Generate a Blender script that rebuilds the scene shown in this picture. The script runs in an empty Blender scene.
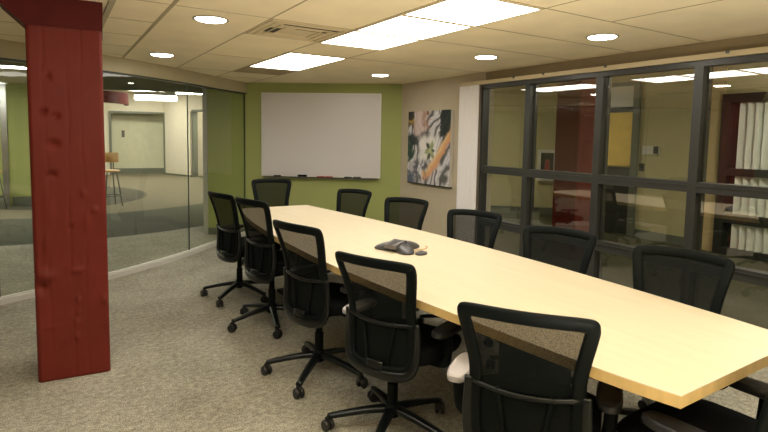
import bpy, bmesh, math, random
import numpy as np
from mathutils import Vector, Matrix
random.seed(7)
PI = math.pi
SC = bpy.context.scene
COL = SC.collection

# ------------------------------------------------------------------ materials
def nt(name):
    m = bpy.data.materials.new(name); m.use_nodes = True
    n = m.node_tree; n.nodes.clear()
    out = n.nodes.new('ShaderNodeOutputMaterial')
    return m, n, out

def principled(name, col, rough=0.5, metal=0.0, spec=0.5, var=0.0, vscale=6.0, bump=0.0, bscale=200.0, bdist=0.002, sheen=0.0, vstretch=None):
    m, n, out = nt(name)
    b = n.nodes.new('ShaderNodeBsdfPrincipled')
    b.inputs['Base Color'].default_value = (*col, 1)
    b.inputs['Roughness'].default_value = rough
    b.inputs['Metallic'].default_value = metal
    b.inputs['Specular IOR Level'].default_value = spec
    if sheen: b.inputs['Sheen Weight'].default_value = sheen
    n.links.new(b.outputs[0], out.inputs[0])
    tc = n.nodes.new('ShaderNodeTexCoord')
    vec = tc.outputs['Object']
    if vstretch:
        mp = n.nodes.new('ShaderNodeMapping'); mp.inputs['Scale'].default_value = vstretch
        n.links.new(vec, mp.inputs[0]); vec = mp.outputs[0]
    if var:
        t = n.nodes.new('ShaderNodeTexNoise'); t.inputs['Scale'].default_value = vscale; t.inputs['Detail'].default_value = 5
        n.links.new(vec, t.inputs['Vector'])
        r = n.nodes.new('ShaderNodeMapRange')
        r.inputs[1].default_value = .3; r.inputs[2].default_value = .7
        r.inputs[3].default_value = 1-var; r.inputs[4].default_value = 1+var
        n.links.new(t.outputs[0], r.inputs[0])
        mx = n.nodes.new('ShaderNodeMix'); mx.data_type = 'RGBA'; mx.blend_type = 'MULTIPLY'
        mx.inputs[0].default_value = 1; mx.inputs[6].default_value = (*col, 1)
        n.links.new(r.outputs[0], mx.inputs[7]); n.links.new(mx.outputs[2], b.inputs['Base Color'])
    if bump:
        t = n.nodes.new('ShaderNodeTexNoise'); t.inputs['Scale'].default_value = bscale; t.inputs['Detail'].default_value = 4
        n.links.new(vec, t.inputs['Vector'])
        bp = n.nodes.new('ShaderNodeBump'); bp.inputs['Strength'].default_value = bump; bp.inputs['Distance'].default_value = bdist
        n.links.new(t.outputs[0], bp.inputs['Height']); n.links.new(bp.outputs[0], b.inputs['Normal'])
    return m

def emit(name, col, s):
    m, n, out = nt(name)
    e = n.nodes.new('ShaderNodeEmission'); e.inputs[0].default_value = (*col, 1); e.inputs[1].default_value = s
    n.links.new(e.outputs[0], out.inputs[0]); return m

def glass(name, tint, base=0.05, gain=0.9):
    m, n, out = nt(name)
    tr = n.nodes.new('ShaderNodeBsdfTransparent'); tr.inputs[0].default_value = (*tint, 1)
    gl = n.nodes.new('ShaderNodeBsdfGlossy'); gl.inputs['Roughness'].default_value = 0.0
    gl.inputs[0].default_value = (1, 1, 1, 1)
    lw = n.nodes.new('ShaderNodeLayerWeight'); lw.inputs[0].default_value = 0.5
    pw = n.nodes.new('ShaderNodeMath'); pw.operation = 'POWER'; pw.inputs[1].default_value = 4
    n.links.new(lw.outputs['Facing'], pw.inputs[0])
    ml = n.nodes.new('ShaderNodeMath'); ml.operation = 'MULTIPLY_ADD'; ml.inputs[1].default_value = gain; ml.inputs[2].default_value = base
    ml.use_clamp = True
    n.links.new(pw.outputs[0], ml.inputs[0])
    mx = n.nodes.new('ShaderNodeMixShader')
    n.links.new(ml.outputs[0], mx.inputs[0]); n.links.new(tr.outputs[0], mx.inputs[1]); n.links.new(gl.outputs[0], mx.inputs[2])
    n.links.new(mx.outputs[0], out.inputs[0]); return m

def mesh_fabric(name):
    m, n, out = nt(name)
    tr = n.nodes.new('ShaderNodeBsdfTransparent'); tr.inputs[0].default_value = (1, .96, .9, 1)
    b = n.nodes.new('ShaderNodeBsdfPrincipled'); b.inputs['Base Color'].default_value = (.004, .006, .006, 1); b.inputs['Roughness'].default_value = .8; b.inputs['Specular IOR Level'].default_value = .15
    tc = n.nodes.new('ShaderNodeTexCoord')
    no = n.nodes.new('ShaderNodeTexNoise'); no.inputs['Scale'].default_value = 330; no.inputs['Detail'].default_value = 1
    n.links.new(tc.outputs['Object'], no.inputs['Vector'])
    r = n.nodes.new('ShaderNodeMapRange'); r.inputs[1].default_value = .3; r.inputs[2].default_value = .7
    r.inputs[3].default_value = .76; r.inputs[4].default_value = .94
    n.links.new(no.outputs[0], r.inputs[0])
    mx = n.nodes.new('ShaderNodeMixShader')
    n.links.new(r.outputs[0], mx.inputs[0]); n.links.new(tr.outputs[0], mx.inputs[1]); n.links.new(b.outputs[0], mx.inputs[2])
    n.links.new(mx.outputs[0], out.inputs[0]); return m

def carpet(name):
    m, n, out = nt(name)
    b = n.nodes.new('ShaderNodeBsdfPrincipled'); b.inputs['Roughness'].default_value = .95; b.inputs['Specular IOR Level'].default_value = .1
    n.links.new(b.outputs[0], out.inputs[0])
    tc = n.nodes.new('ShaderNodeTexCoord')
    def noise(sc, det, stretch=None):
        v = tc.outputs['Object']
        if stretch:
            mp = n.nodes.new('ShaderNodeMapping'); mp.inputs['Scale'].default_value = stretch; mp.inputs['Rotation'].default_value = (0, 0, .1)
            n.links.new(v, mp.inputs[0]); v = mp.outputs[0]
        t = n.nodes.new('ShaderNodeTexNoise'); t.inputs['Scale'].default_value = sc; t.inputs['Detail'].default_value = det; t.inputs['Roughness'].default_value = .65
        n.links.new(v, t.inputs['Vector']); return t.outputs[0]
    def math_(op, a, c):
        k = n.nodes.new('ShaderNodeMath'); k.operation = op
        for i, q in enumerate((a, c)):
            if isinstance(q, (int, float)): k.inputs[i].default_value = q
            else: n.links.new(q, k.inputs[i])
        return k.outputs[0]
    f = math_('ADD', math_('MULTIPLY', noise(95, 3, (2.0, .8, 1)), .55), math_('MULTIPLY', noise(30, 4), .32))
    f = math_('ADD', f, math_('MULTIPLY', noise(2.2, 2), .13))
    cr = n.nodes.new('ShaderNodeValToRGB')
    e = cr.color_ramp.elements
    e[0].position = .36; e[0].color = (.125, .122, .098, 1)
    e[1].position = .63; e[1].color = (.62, .59, .49, 1)
    q = e.new(.5); q.color = (.35, .332, .272, 1)
    n.links.new(f, cr.inputs[0])
    # hallway: darker band, pale zone and dark round inlay
    sx = n.nodes.new('ShaderNodeSeparateXYZ'); n.links.new(tc.outputs['Object'], sx.inputs[0])
    X, Y = sx.outputs[0], sx.outputs[1]
    def step(v, lo, wdt=.04):
        k = n.nodes.new('ShaderNodeMapRange'); k.inputs[1].default_value = lo-wdt; k.inputs[2].default_value = lo+wdt
        n.links.new(v, k.inputs[0]); return k.outputs[0]
    def mixc(fac, a, col):
        k = n.nodes.new('ShaderNodeMix'); k.data_type = 'RGBA'
        n.links.new(fac, k.inputs[0]); n.links.new(a, k.inputs[6]); k.inputs[7].default_value = (*col, 1); return k.outputs[2]
    yy = math_('SUBTRACT', Y, math_('MULTIPLY', math_('MULTIPLY', X, X), .12))
    c = mixc(step(yy, 8.35), cr.outputs[0], (.085, .088, .068))
    c = mixc(step(yy, 10.9), c, (.18, .16, .112))
    dx = math_('ADD', X, -.1); dy = math_('ADD', Y, -14.6)
    rr = math_('SQRT', math_('ADD', math_('MULTIPLY', dx, dx), math_('MULTIPLY', math_('MULTIPLY', dy, dy), .5)), 0)
    inv = math_('SUBTRACT', 1.0, step(rr, 1.85))
    c = mixc(inv, c, (.085, .082, .062))
    c = mixc(step(X, 4.3), c, (.085, .082, .048))
    n.links.new(c, b.inputs['Base Color'])
    bp = n.nodes.new('ShaderNodeBump'); bp.inputs['Strength'].default_value = .7; bp.inputs['Distance'].default_value = .006
    n.links.new(noise(120, 3), bp.inputs['Height']); n.links.new(bp.outputs[0], b.inputs['Normal'])
    return m

def vcol(name, rough=.5):
    m, n, out = nt(name)
    b = n.nodes.new('ShaderNodeBsdfPrincipled'); b.inputs['Roughness'].default_value = rough
    a = n.nodes.new('ShaderNodeVertexColor'); a.layer_name = 'Col'
    n.links.new(a.outputs[0], b.inputs['Base Color']); n.links.new(b.outputs[0], out.inputs[0]); return m

M = dict(
    carpet=carpet('speckled_carpet'),
    ceiling=principled('ceiling_tile', (.86, .76, .54), .9, spec=.1, var=.05, vscale=3, bump=.15, bscale=150),
    tbar=principled('ceiling_joint', (.40, .33, .19), .7),
    fascia=principled('cream_fascia', (.46, .41, .27), .7, var=.03),
    soffit=principled('soffit_painted_shade', (.10, .10, .055), .9),  # the soffit's lack of light is put into its base colour
    green=principled('green_paint', (.37, .405, .145), .6, spec=.3, var=.02, vscale=2, bump=.08, bscale=250),
    beige=principled('beige_paint', (.52, .45, .33), .7, var=.03, bump=.08, bscale=250),
    header=principled('taupe_header', (.27, .215, .125), .75, var=.03),
    cream=principled('cream_paint', (.74, .68, .55), .7, var=.02),
    palegreen=principled('pale_green_paint', (.62, .60, .43), .6, var=.03),
    olive=principled('olive_cream_paint', (.55, .49, .27), .7, var=.03),
    tan=principled('tan_paint', (.62, .47, .24), .7),
    white=principled('white_blind', (.90, .87, .87), .6),
    greybase=principled('grey_baseboard', (.15, .16, .12), .5),
    frame=principled('dark_bronze', (.036, .037, .034), .38, spec=.6, var=.05),
    alu=principled('brushed_aluminium', (.72, .71, .67), .4, metal=.25, var=.04),
    chrome=principled('chrome', (.55, .56, .56), .25, metal=.95),
    joint=principled('glass_joint', (.03, .045, .035), .3),
    red=principled('red_paint', (.155, .021, .014), .55, spec=.2, var=.08, vscale=5, bump=.06, bscale=30, bdist=.004),
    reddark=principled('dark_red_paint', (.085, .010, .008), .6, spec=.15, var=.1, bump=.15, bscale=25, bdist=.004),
    maple=principled('pale_maple_laminate', (.69, .595, .425), .38, spec=.4, var=.035, vscale=2.0, vstretch=(14, 1, 1)),
    mapleedge=principled('maple_edge_band', (.62, .43, .17), .4, var=.08, vscale=2.0, vstretch=(20, 20, 1)),
    black=principled('black_plastic', (.003, .005, .005), .55, spec=.12),
    blackgloss=principled('glossy_black_plastic', (.005, .007, .007), .28, spec=.4),
    fabric=principled('black_seat_fabric', (.006, .007, .008), .9, spec=.1, bump=.3, bscale=400),
    mesh=mesh_fabric('black_mesh_fabric'),
    lumbar=principled('black_lumbar', (.004, .006, .006), .7, spec=.12, bump=.2, bscale=350),
    pad=principled('black_arm_pad', (.022, .022, .024), .4, spec=.5),
    padsheen=principled('arm_pad_painted_sheen', (.45, .42, .43), .45, spec=.5),  # black pad lightened in its colour to stand for reflected light
    caster=principled('caster_black', (.012, .012, .012), .4),
    board=principled('whiteboard_enamel', (.72, .69, .68), .22, spec=.5),
    phone=principled('charcoal_plastic', (.055, .052, .055), .35, spec=.5),
    phonelite=principled('grey_plastic', (.14, .13, .14), .4),
    panel=emit('light_panel', (1, .945, .84), 9.6),
    lamp=emit('downlight_lamp', (1, .93, .82), 42.0),
    hallamp=emit('hall_lamp', (1, .96, .86), 22.0),
    hallfill=emit('hall_fill', (1, .95, .84), 30),
    corridorfill=emit('corridor_fill_glow', (1, .95, .84), 30),
    trimring=principled('downlight_ring', (.30, .25, .17), .4),
    vent=principled('vent_cream', (.60, .50, .32), .6),
    ventdark=principled('vent_dark', (.05, .045, .03), .8),
    grille=principled('return_grille', (.33, .27, .16), .7),
    paneglass=glass('window_glass', (.90, .91, .82), .17, .8),
    wallglass=glass('partition_glass', (.90, .935, .86), .035, .8),
    yellow=principled('yellow_door', (.95, .66, .15), .5, var=.05),
    darkdoor=principled('dark_door', (.03, .032, .026), .4),
    tanwood=principled('tan_wood', (.55, .34, .13), .45, var=.1),
    steel=principled('steel_leg', (.12, .12, .11), .4, metal=.6),
    offgrey=principled('satin_metal', (.50, .50, .47), .4, metal=.2),
    offwhite=principled('off_white_plastic', (.75, .72, .66), .5),
    markred=principled('red_marker', (.40, .03, .025), .4),
    markgreen=principled('green_marker', (.03, .10, .07), .4),
    eraser=principled('eraser_felt', (.02, .02, .022), .9),
    paint=vcol('abstract_paint', .45),
    redcase=principled('red_extinguisher', (.35, .02, .02), .3),
    blindfar=principled('pale_vertical_blind', (.85, .86, .76), .7),
)

# ------------------------------------------------------------------ mesh helpers
def obj(name, bm, mat, parent=None, smooth=False, loc=None, bevel=0, bseg=2):
    if bevel:
        bmesh.ops.bevel(bm, geom=[e for e in bm.edges if e.calc_face_angle(0) > .6], offset=bevel, segments=bseg, affect='EDGES', profile=.5)
    bmesh.ops.recalc_face_normals(bm, faces=bm.faces)
    me = bpy.data.meshes.new(name); bm.to_mesh(me); bm.free()
    if smooth:
        for p in me.polygons: p.use_smooth = True
        if smooth != 'all':
            try: me.set_sharp_from_angle(angle=.7)
            except Exception: pass
    o = bpy.data.objects.new(name, me); COL.objects.link(o)
    if mat: me.materials.append(M[mat] if isinstance(mat, str) else mat)
    if parent: o.parent = parent
    if loc: o.location = loc
    return o
def tag(o, label=None, cat=None, group=None, kind=None):
    for k, v in (('label', label), ('category', cat), ('group', group), ('kind', kind)):
        if v: o[k] = v
    return o
def thing(name, label, cat, loc=(0, 0, 0), rz=0, group=None):
    o = bpy.data.objects.new(name, None); COL.objects.link(o); o.empty_display_size = .1
    o.location = loc; o.rotation_euler = (0, 0, rz)
    return tag(o, label, cat, group)
def struct_root(name):
    o = bpy.data.objects.new(name, None); COL.objects.link(o); o['kind'] = 'structure'; return o
def struct(name, bm, mat, parent=None, **k):
    o = obj(name, bm, mat, parent, **k)
    if not parent: o['kind'] = 'structure'
    return o
def copy_tree(o, parent=None):
    c = o.copy(); COL.objects.link(c)
    if parent: c.parent = parent
    for ch in list(o.children): copy_tree(ch, c)
    return c

def box(bm, lo, hi, mat=None):
    x0, y0, z0 = lo; x1, y1, z1 = hi
    v = [bm.verts.new(c) for c in ((x0,y0,z0),(x1,y0,z0),(x1,y1,z0),(x0,y1,z0),(x0,y0,z1),(x1,y0,z1),(x1,y1,z1),(x0,y1,z1))]
    if mat is not None:
        for q in v: q.co = mat @ q.co
    for f in ((3,2,1,0),(4,5,6,7),(0,1,5,4),(1,2,6,5),(2,3,7,6),(3,0,4,7)): bm.faces.new([v[i] for i in f])
    return bm
def B(lo, hi, mat=None):
    return box(bmesh.new(), lo, hi, mat)
def prism(bm, pts, z0, z1):
    a = [bm.verts.new((x, y, z0)) for x, y in pts]; b = [bm.verts.new((x, y, z1)) for x, y in pts]
    n = len(pts)
    bm.faces.new(a[::-1]); bm.faces.new(b)
    for i in range(n): bm.faces.new((a[i], a[(i+1) % n], b[(i+1) % n], b[i]))
    return bm
def ribbon(bm, pts, z0, z1, th):
    """vertical wall along an open xy polyline, thickness th to the left-hand normal"""
    P = [Vector((x, y)) for x, y in pts]; n = len(P); rows = []
    for i in range(n):
        d = (P[min(i+1, n-1)] - P[max(i-1, 0)]).normalized(); nn = Vector((-d.y, d.x))
        a = P[i] - nn*th/2; b = P[i] + nn*th/2
        rows.append([bm.verts.new((a.x, a.y, z0)), bm.verts.new((b.x, b.y, z0)), bm.verts.new((b.x, b.y, z1)), bm.verts.new((a.x, a.y, z1))])
    for i in range(n-1):
        for k in range(4): bm.faces.new((rows[i][k], rows[i][(k+1) % 4], rows[i+1][(k+1) % 4], rows[i+1][k]))
    bm.faces.new(rows[0][::-1]); bm.faces.new(rows[-1])
    return bm
def lathe(bm, prof, seg=20, mat=None, axis='z'):
    rings = []
    for r, z in prof:
        ring = []
        for i in range(seg):
            a = 2*PI*i/seg
            c = Vector((r*math.cos(a), r*math.sin(a), z))
            if axis == 'x': c = Vector((c.z, c.x, c.y))
            if axis == 'y': c = Vector((c.x, c.z, c.y))
            ring.append(bm.verts.new(mat @ c if mat is not None else c))
        rings.append(ring)
    for a, b in zip(rings, rings[1:]):
        for i in range(seg): bm.faces.new((a[i], a[(i+1) % seg], b[(i+1) % seg], b[i]))
    bm.faces.new(rings[0][::-1]); bm.faces.new(rings[-1])
    return bm
def crom(pts, n=6, closed=False):
    P = [Vector(p) for p in pts]; N = len(P); out = []
    rng = N if closed else N-1
    for i in range(rng):
        if closed: a, b, c, d = P[(i-1) % N], P[i], P[(i+1) % N], P[(i+2) % N]
        else: a, b, c, d = P[max(i-1, 0)], P[i], P[i+1], P[min(i+2, N-1)]
        for k in range(n):
            t = k/n
            out.append(.5*((2*b)+(c-a)*t+(2*a-5*b+4*c-d)*t*t+(3*b-a-3*c+d)*t*t*t))
    if not closed: out.append(P[-1])
    return out
def sweep(bm, path, sec, closed=False, up=Vector((0, 0, 1)), scale=None):
    """sweep 2-D section [(side, up)] along a 3-D path"""
    n = len(path); rings = []
    for i, p in enumerate(path):
        if closed: t = (path[(i+1) % n]-path[(i-1) % n]).normalized()
        else: t = (path[min(i+1, n-1)]-path[max(i-1, 0)]).normalized()
        u = up(i) if callable(up) else up
        s = t.cross(u)
        if s.length < 1e-4: s = t.cross(Vector((1, 0, 0)))
        s.normalize(); w = s.cross(t).normalized()
        k = scale(i/(n-1)) if scale else 1
        rings.append([bm.verts.new(p+s*a*k+w*b*k) for a, b in sec])
    m = len(sec)
    for i in range(n if closed else n-1):
        a, b = rings[i], rings[(i+1) % n]
        for j in range(m): bm.faces.new((a[j], a[(j+1) % m], b[(j+1) % m], b[j]))
    if not closed:
        bm.faces.new(rings[0][::-1]); bm.faces.new(rings[-1])
    return bm
def oval(a, b, n=10, p=2.0):
    r = []
    for i in range(n):
        t = 2*PI*i/n; c, s = math.cos(t), math.sin(t)
        r.append((a*math.copysign(abs(c)**(2/p), c), b*math.copysign(abs(s)**(2/p), s)))
    return r
def tube(bm, pts, r, n=8, sub=0):
    P = crom(pts, sub) if sub else [Vector(p) for p in pts]
    return sweep(bm, P, oval(r, r, n))

# ------------------------------------------------------------------ camera
F_, YAW, PITCH, ROLL, HC, CY = 530.75, -.5579, -.0822, .0168, 1.4819, 181.75
cy, sy = math.cos(YAW), math.sin(YAW); cp, sp = math.cos(PITCH), math.sin(PITCH); cr_, sr_ = math.cos(ROLL), math.sin(ROLL)
fwd = Vector((-sy*cp, cy*cp, sp)); rgt = Vector((cy, sy, 0)); upv = rgt.cross(fwd)
r2 = rgt*cr_+upv*sr_; u2 = -rgt*sr_+upv*cr_
cam = bpy.data.cameras.new('camera'); camo = bpy.data.objects.new('camera', cam); COL.objects.link(camo)
mw = Matrix(((r2.x, u2.x, -fwd.x, 0), (r2.y, u2.y, -fwd.y, 0), (r2.z, u2.z, -fwd.z, HC), (0, 0, 0, 1)))
camo.matrix_world = mw
cam.sensor_fit = 'HORIZONTAL'; cam.sensor_width = 36; cam.lens = 36*F_/768
cam.shift_y = -(216-CY)/768
cam.clip_start = .05; cam.clip_end = 100
SC.camera = camo

# ------------------------------------------------------------------ room shell
H = 2.25
XW = 4.235                                  # right wall face
GA = Vector((2.4, 7.72)); GB = Vector((4.235, 6.345)); GD = (GB-GA).normalized(); GN = Vector((GD.y, -GD.x))   # green wall, GN into the room
curve = [tuple(v)[:2] for v in crom([(p[0], p[1], 0) for p in ((-3.4, 4.80), (-2.2, 4.88), (-1.2, 5.15), (-.425, 5.52), (.448, 6.0), (1.0, 6.4), (1.393, 6.75), (1.8, 7.17), (2.4, 7.72))], 6)]

struct('floor', B((-9, -3, -.1), (12, 26, 0)), 'carpet')
cpts = curve + [(GB.x, GB.y), (XW, -2.6), (-3.4, -2.6)]
struct('ceiling', prism(bmesh.new(), cpts, H, H+.12), 'ceiling')
struct('wall_back', B((-3.5, -2.75, 0), (12, -2.6, 3)), 'beige')
struct('wall_left', B((-3.55, -2.6, 0), (-3.4, 4.8, 3)), 'beige')
# green wall: from beyond the glass to the beige wall
g0 = GA-GD*.575; g1 = GB
def gp(s, off, z): q = GA+GD*s+GN*off; return (q.x, q.y, z)
GM = Matrix(((GD.x, GN.x, 0, GA.x), (GD.y, GN.y, 0, GA.y), (0, 0, 1, 0), (0, 0, 0, 1)))     # local (s, off, z)
gl = (GB-GA).length
struct('wall_green', B((-.57, -.16, 0), (gl, 0, H+.3), GM), 'green')
struct('baseboard_green', B((-.57, 0.001, 0), (gl-.02, .012, .10), GM), 'greybase')
struct('trim_1', B((-.635, -.17, 0), (-.57, .02, 2.25), GM), 'offgrey', bevel=.006)
# right wall: beige pier, header above the windows
struct('wall_right', B((XW, 4.62, 0), (XW+.14, 6.345, H+.3)), 'beige')
struct('wall_right_header', B((XW, -2.6, 2.12), (XW+.14, 4.62, H+.3)), 'header')
struct('baseboard_right', B((XW-.012, 4.98, 0), (XW-.0005, 6.33, .10)), 'greybase')

# fascia, top rail, bottom channel and panes of the curved glass wall
struct('trim_2', ribbon(bmesh.new(), curve, 2.10, 2.26, .07), 'fascia')
gw = struct_root('window_2')
obj('top_rail', ribbon(bmesh.new(), curve, 2.082, 2.10, .05), 'joint', gw)
bm = bmesh.new(); ribbon(bm, curve, 0.0, .05, .06); obj('floor_channel', bm, 'alu', gw)
bm = bmesh.new(); ribbon(bm, curve, .05, .066, .02); obj('channel_lip', bm, 'alu', gw)
def cut(x0, x1):
    return [p for p in curve if x0-1e-6 <= p[0] <= x1+1e-6]
brk = [-3.4, -2.2, -.425, 1.393, 2.4]
for a, b in zip(brk, brk[1:]):
    seg = cut(a, b); bm = bmesh.new()
    v0 = [bm.verts.new((x, y, .06)) for x, y in seg]; v1 = [bm.verts.new((x, y, 2.09)) for x, y in seg]
    for i in range(len(seg)-1): bm.faces.new((v0[i], v0[i+1], v1[i+1], v1[i]))
    obj('glass_panel', bm, 'wallglass', gw, smooth='all')
    x, y = seg[-1]
    if b < 2.3:
        obj('glass_joint', B((x-.006, y-.008, .06), (x+.006, y+.008, 2.09)), 'joint', gw)
obj('end_channel', B((-.012, 0.0, .05), (.0, .02, 2.09), GM), 'joint', gw)

# ceiling joints (lay-in grid)
s = .6096; X0, Y0 = .6283, 1.5822
def gx(i): return X0+i*s
def gy(j): return Y0+j*s
bm = bmesh.new()
def inside(x, y):
    if x < -3.35 or x > XW-.02 or y < -2.55: return False
    if x >= 2.4: return (Vector((x, y))-GA).dot(GN) > .03
    for (xa, ya), (xb, yb) in zip(curve, curve[1:]):
        if xa <= x <= xb: return y < ya+(yb-ya)*(x-xa)/(xb-xa)-.05
    return False
def joint(x0, y0, x1, y1, w):
    n = 60; run = None
    for k in range(n+1):
        t = k/n; x, y = x0+(x1-x0)*t, y0+(y1-y0)*t
        ok = inside(x, y)
        if ok and run is None: run = (x, y)
        if (not ok or k == n) and run is not None:
            if abs(x-run[0])+abs(y-run[1]) > .05:
                box(bm, (min(run[0], x)-(w if x0 == x1 else 0), min(run[1], y)-(w if y0 == y1 else 0), H-.002),
                    (max(run[0], x)+(w if x0 == x1 else 0), max(run[1], y)+(w if y0 == y1 else 0), H+.002))
            run = None
for i in range(-6, 4): joint(gx(i), -2.5, gx(i), 7.8, .012 if i == 0 else .005)
joint(gx(4), -2.5, gx(4), gy(1), .005)
for j in range(-6, 11):
    if j in (1, 2, 3, 5): joint(gx(3), gy(j), 4.2, gy(j), .005)
    joint(gx(2), gy(j), gx(3), gy(j), .004)
    if j in (3, 4, 0, -2, -4, 8, 6): joint(gx(1), gy(j), gx(2), gy(j), .004)
    if j in (3, 1, -1, -3): joint(gx(0), gy(j), gx(1), gy(j), .003)
    joint(-3.3, gy(j), gx(0), gy(j), .003)
struct('ceiling_joints', bm, 'tbar')
bpy.data.objects['ceiling_joints'].name = 'trim_3'

# ceiling light panels
def light_panel(i, j0, j1, label, group=None):
    x0, x1, y0, y1 = gx(i)+.012, gx(i+1)-.012, gy(j0)+.012, gy(j1)-.012
    t = thing('ceiling_light', label, 'ceiling light', ((x0+x1)/2, (y0+y1)/2, H), 0, group)
    hx, hy = (x1-x0)/2, (y1-y0)/2
    obj('diffuser', B((-hx+.01, -hy+.01, -.006), (hx-.01, hy-.01, -.001)), 'panel', t)
    bm = bmesh.new()
    for lo, hi in (((-hx, -hy), (hx, -hy+.01)), ((-hx, hy-.01), (hx, hy)), ((-hx, -hy+.01), (-hx+.01, hy-.01)), ((hx-.01, -hy+.01), (hx, hy-.01))):
        box(bm, (*lo, -.008), (*hi, 0))
    obj('rim', bm, 'vent', t)
light_panel(2, 5, 7, 'long glowing ceiling panel on its own nearest the green wall')
light_panel(2, 3, 4, 'square glowing ceiling panel at the far end of the row of three')
light_panel(2, 2, 3, 'square glowing ceiling panel in the middle of the row of three')
light_panel(2, 1, 2, 'square glowing ceiling panel at the near end of the row of three')
for j in (-2, -4): light_panel(2, j, j+1, 'square glowing ceiling panel behind the viewpoint', 'panels behind the viewpoint')
light_panel(-2, -1, 1, 'long glowing ceiling panel left of the viewpoint')
# downlights
def downlight(x, y, label):
    t = thing('downlight', label, 'downlight', (x, y, H))
    bm = bmesh.new(); lathe(bm, [(.113, 0), (.117, -.004), (.105, -.007), (.098, -.004), (.098, 0)], 32); obj('ring', bm, 'trimring', t, smooth=True)
    bm = bmesh.new(); lathe(bm, [(.097, -.002), (.097, -.0065), (.09, -.009)], 32); obj('lamp', bm, 'lamp', t, smooth=True)
for x, y, l in ((.915, 3.675, 'round recessed downlight beside the square air vent, left side'), (.92, 5.566, 'round recessed downlight near the glass wall fascia'),
                (3.445, 2.53, 'round recessed downlight nearest the viewer on the window side'), (3.448, 3.77, 'round recessed downlight in the middle of the window-side row'),
                (3.43, 5.626, 'round recessed downlight in front of the green wall'), (.915, 1.8, 'round recessed downlight above the viewpoint, left side'),
                (3.44, .65, 'round recessed downlight above the near end of the window wall'), (.915, -.1, 'round recessed downlight behind the viewpoint, left side'), (.30, 7.0, 'unseen downlight added behind the column to brighten the green wall')):  # last one is added, hidden by the column, to brighten the green wall
    downlight(x, y, l)
# air vent and return grille
x0, x1, y0, y1 = gx(1)+.015, gx(2)-.015, gy(3)+.015, gy(4)-.015
t = thing('air_vent', 'square cream ceiling air vent with dark slots between the light panels', 'air vent', ((x0+x1)/2, (y0+y1)/2, H))
h = (x1-x0)/2
obj('plate', B((-h, -h, -.006), (h, h, 0)), 'vent', t)
bm = bmesh.new()
box(bm, (-.18, -.235, -.0085), (.26, -.185, -.0062)); obj('slot', bm, 'ventdark', t)
obj('slot', B((-.22, -.06, -.0085), (-.14, .1, -.0062)), 'ventdark', t)
obj('slot', B((-.05, -.13, -.0085), (.2, -.10, -.0062)), 'ventdark', t)
bm = bmesh.new()
for k in range(3):
    a = .25-k*.055
    for lo, hi in (((-a, -a), (a, -a+.012)), ((-a, a-.012), (a, a)), ((-a, -a+.012), (-a+.012, a-.012)), ((a-.012, -a+.012), (a, a-.012))): box(bm, (*lo, -.011), (*hi, -.006))
obj('louver', bm, 'vent', t)
t = thing('return_grille', 'tan return air grille beside the far ceiling light', 'air vent', (gx(2.5), gy(7.5), H))
obj('plate', B((-.29, -.29, -.005), (.29, .29, 0)), 'grille', t)
bm = bmesh.new()
for k in range(14): box(bm, (-.27, -.27+k*.04, -.0075), (.27, -.258+k*.04, -.005))
obj('slats', bm, 'tbar', t)

# ------------------------------------------------------------------ window wall on the right
XF = 4.18                                    # frame front
win = struct_root('window_1')
mull = [3.925, 3.075, 2.21, 1.35, .49, -.37, -1.23, -2.09]
yL, yR = 4.62, -2.6
def fr(name, lo, hi): return obj(name, B(lo, hi), 'frame', win, bevel=.004, bseg=1)
fr('frame_head', (XF, yR, 2.062), (XF+.10, yL, 2.12))
fr('frame_sill', (XF, yR, 0), (XF+.10, yL, .075))
fr('mullion', (XF, yL-.03, .075), (XF+.10, yL, 2.062))
edges = [yL-.03]
for y in mull:
    fr('mullion', (XF, y-.034, .075), (XF+.10, y+.034, 2.062)); edges += [y+.034, y-.034]
    obj('mullion_stop', B((XF+.06, y-.055, .075), (XF+.098, y+.055, 2.062)), 'frame', win)
edges.append(yR)
for a, b in zip(edges[::2], edges[1::2]):
    fr('rail', (XF+.002, b, 1.102), (XF+.098, a, 1.184)); fr('rail', (XF+.002, b, .494), (XF+.098, a, .583))
    obj('rail_bead', B((XF-.006, b, 1.150), (XF+.002, a, 1.160)), 'frame', win)
    obj('rail_bead', B((XF-.012, b, .550), (XF+.002, a, .562)), 'frame', win)
    for z0, z1 in ((1.184, 2.062), (.583, 1.102), (.075, .494)):
        bm = bmesh.new(); v = [bm.verts.new(c) for c in ((XF+.045, a, z0), (XF+.045, b, z0), (XF+.045, b, z1), (XF+.045, a, z1))]; bm.faces.new(v)
        obj('pane', bm, 'paneglass', win)
# curtain track
t = thing('blind_track', 'long cream blind track running above the dark window frames', 'blind track', (XF, 1.1, 2.12))
obj('rail', B((-.03, -3.6, -.012), (.05, 3.87, .028)), 'vent', t, bevel=.004)
for y in (3.0, 1.9, .9, 2.6): obj('clip', B((-.036, y-.012, .012), (-.03, y+.012, .034)), 'steel', t)
# stacked vertical blinds
t = thing('vertical_blinds', 'white vertical blinds drawn into a narrow stack beside the painting', 'blinds', (XF, 4.80, 0))
for k in range(9):
    y = -.16+k*.037
    sgn = 1 if k % 2 else -1
    mt = Matrix.Translation((-.0, y, 0)) @ Matrix.Rotation(sgn*.10, 4, 'Z')
    bm = bmesh.new(); box(bm, (-.045, -.0225, .03), (-.035, .0225, 2.105), mt)
    obj('slat', bm, 'white', t)

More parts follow.
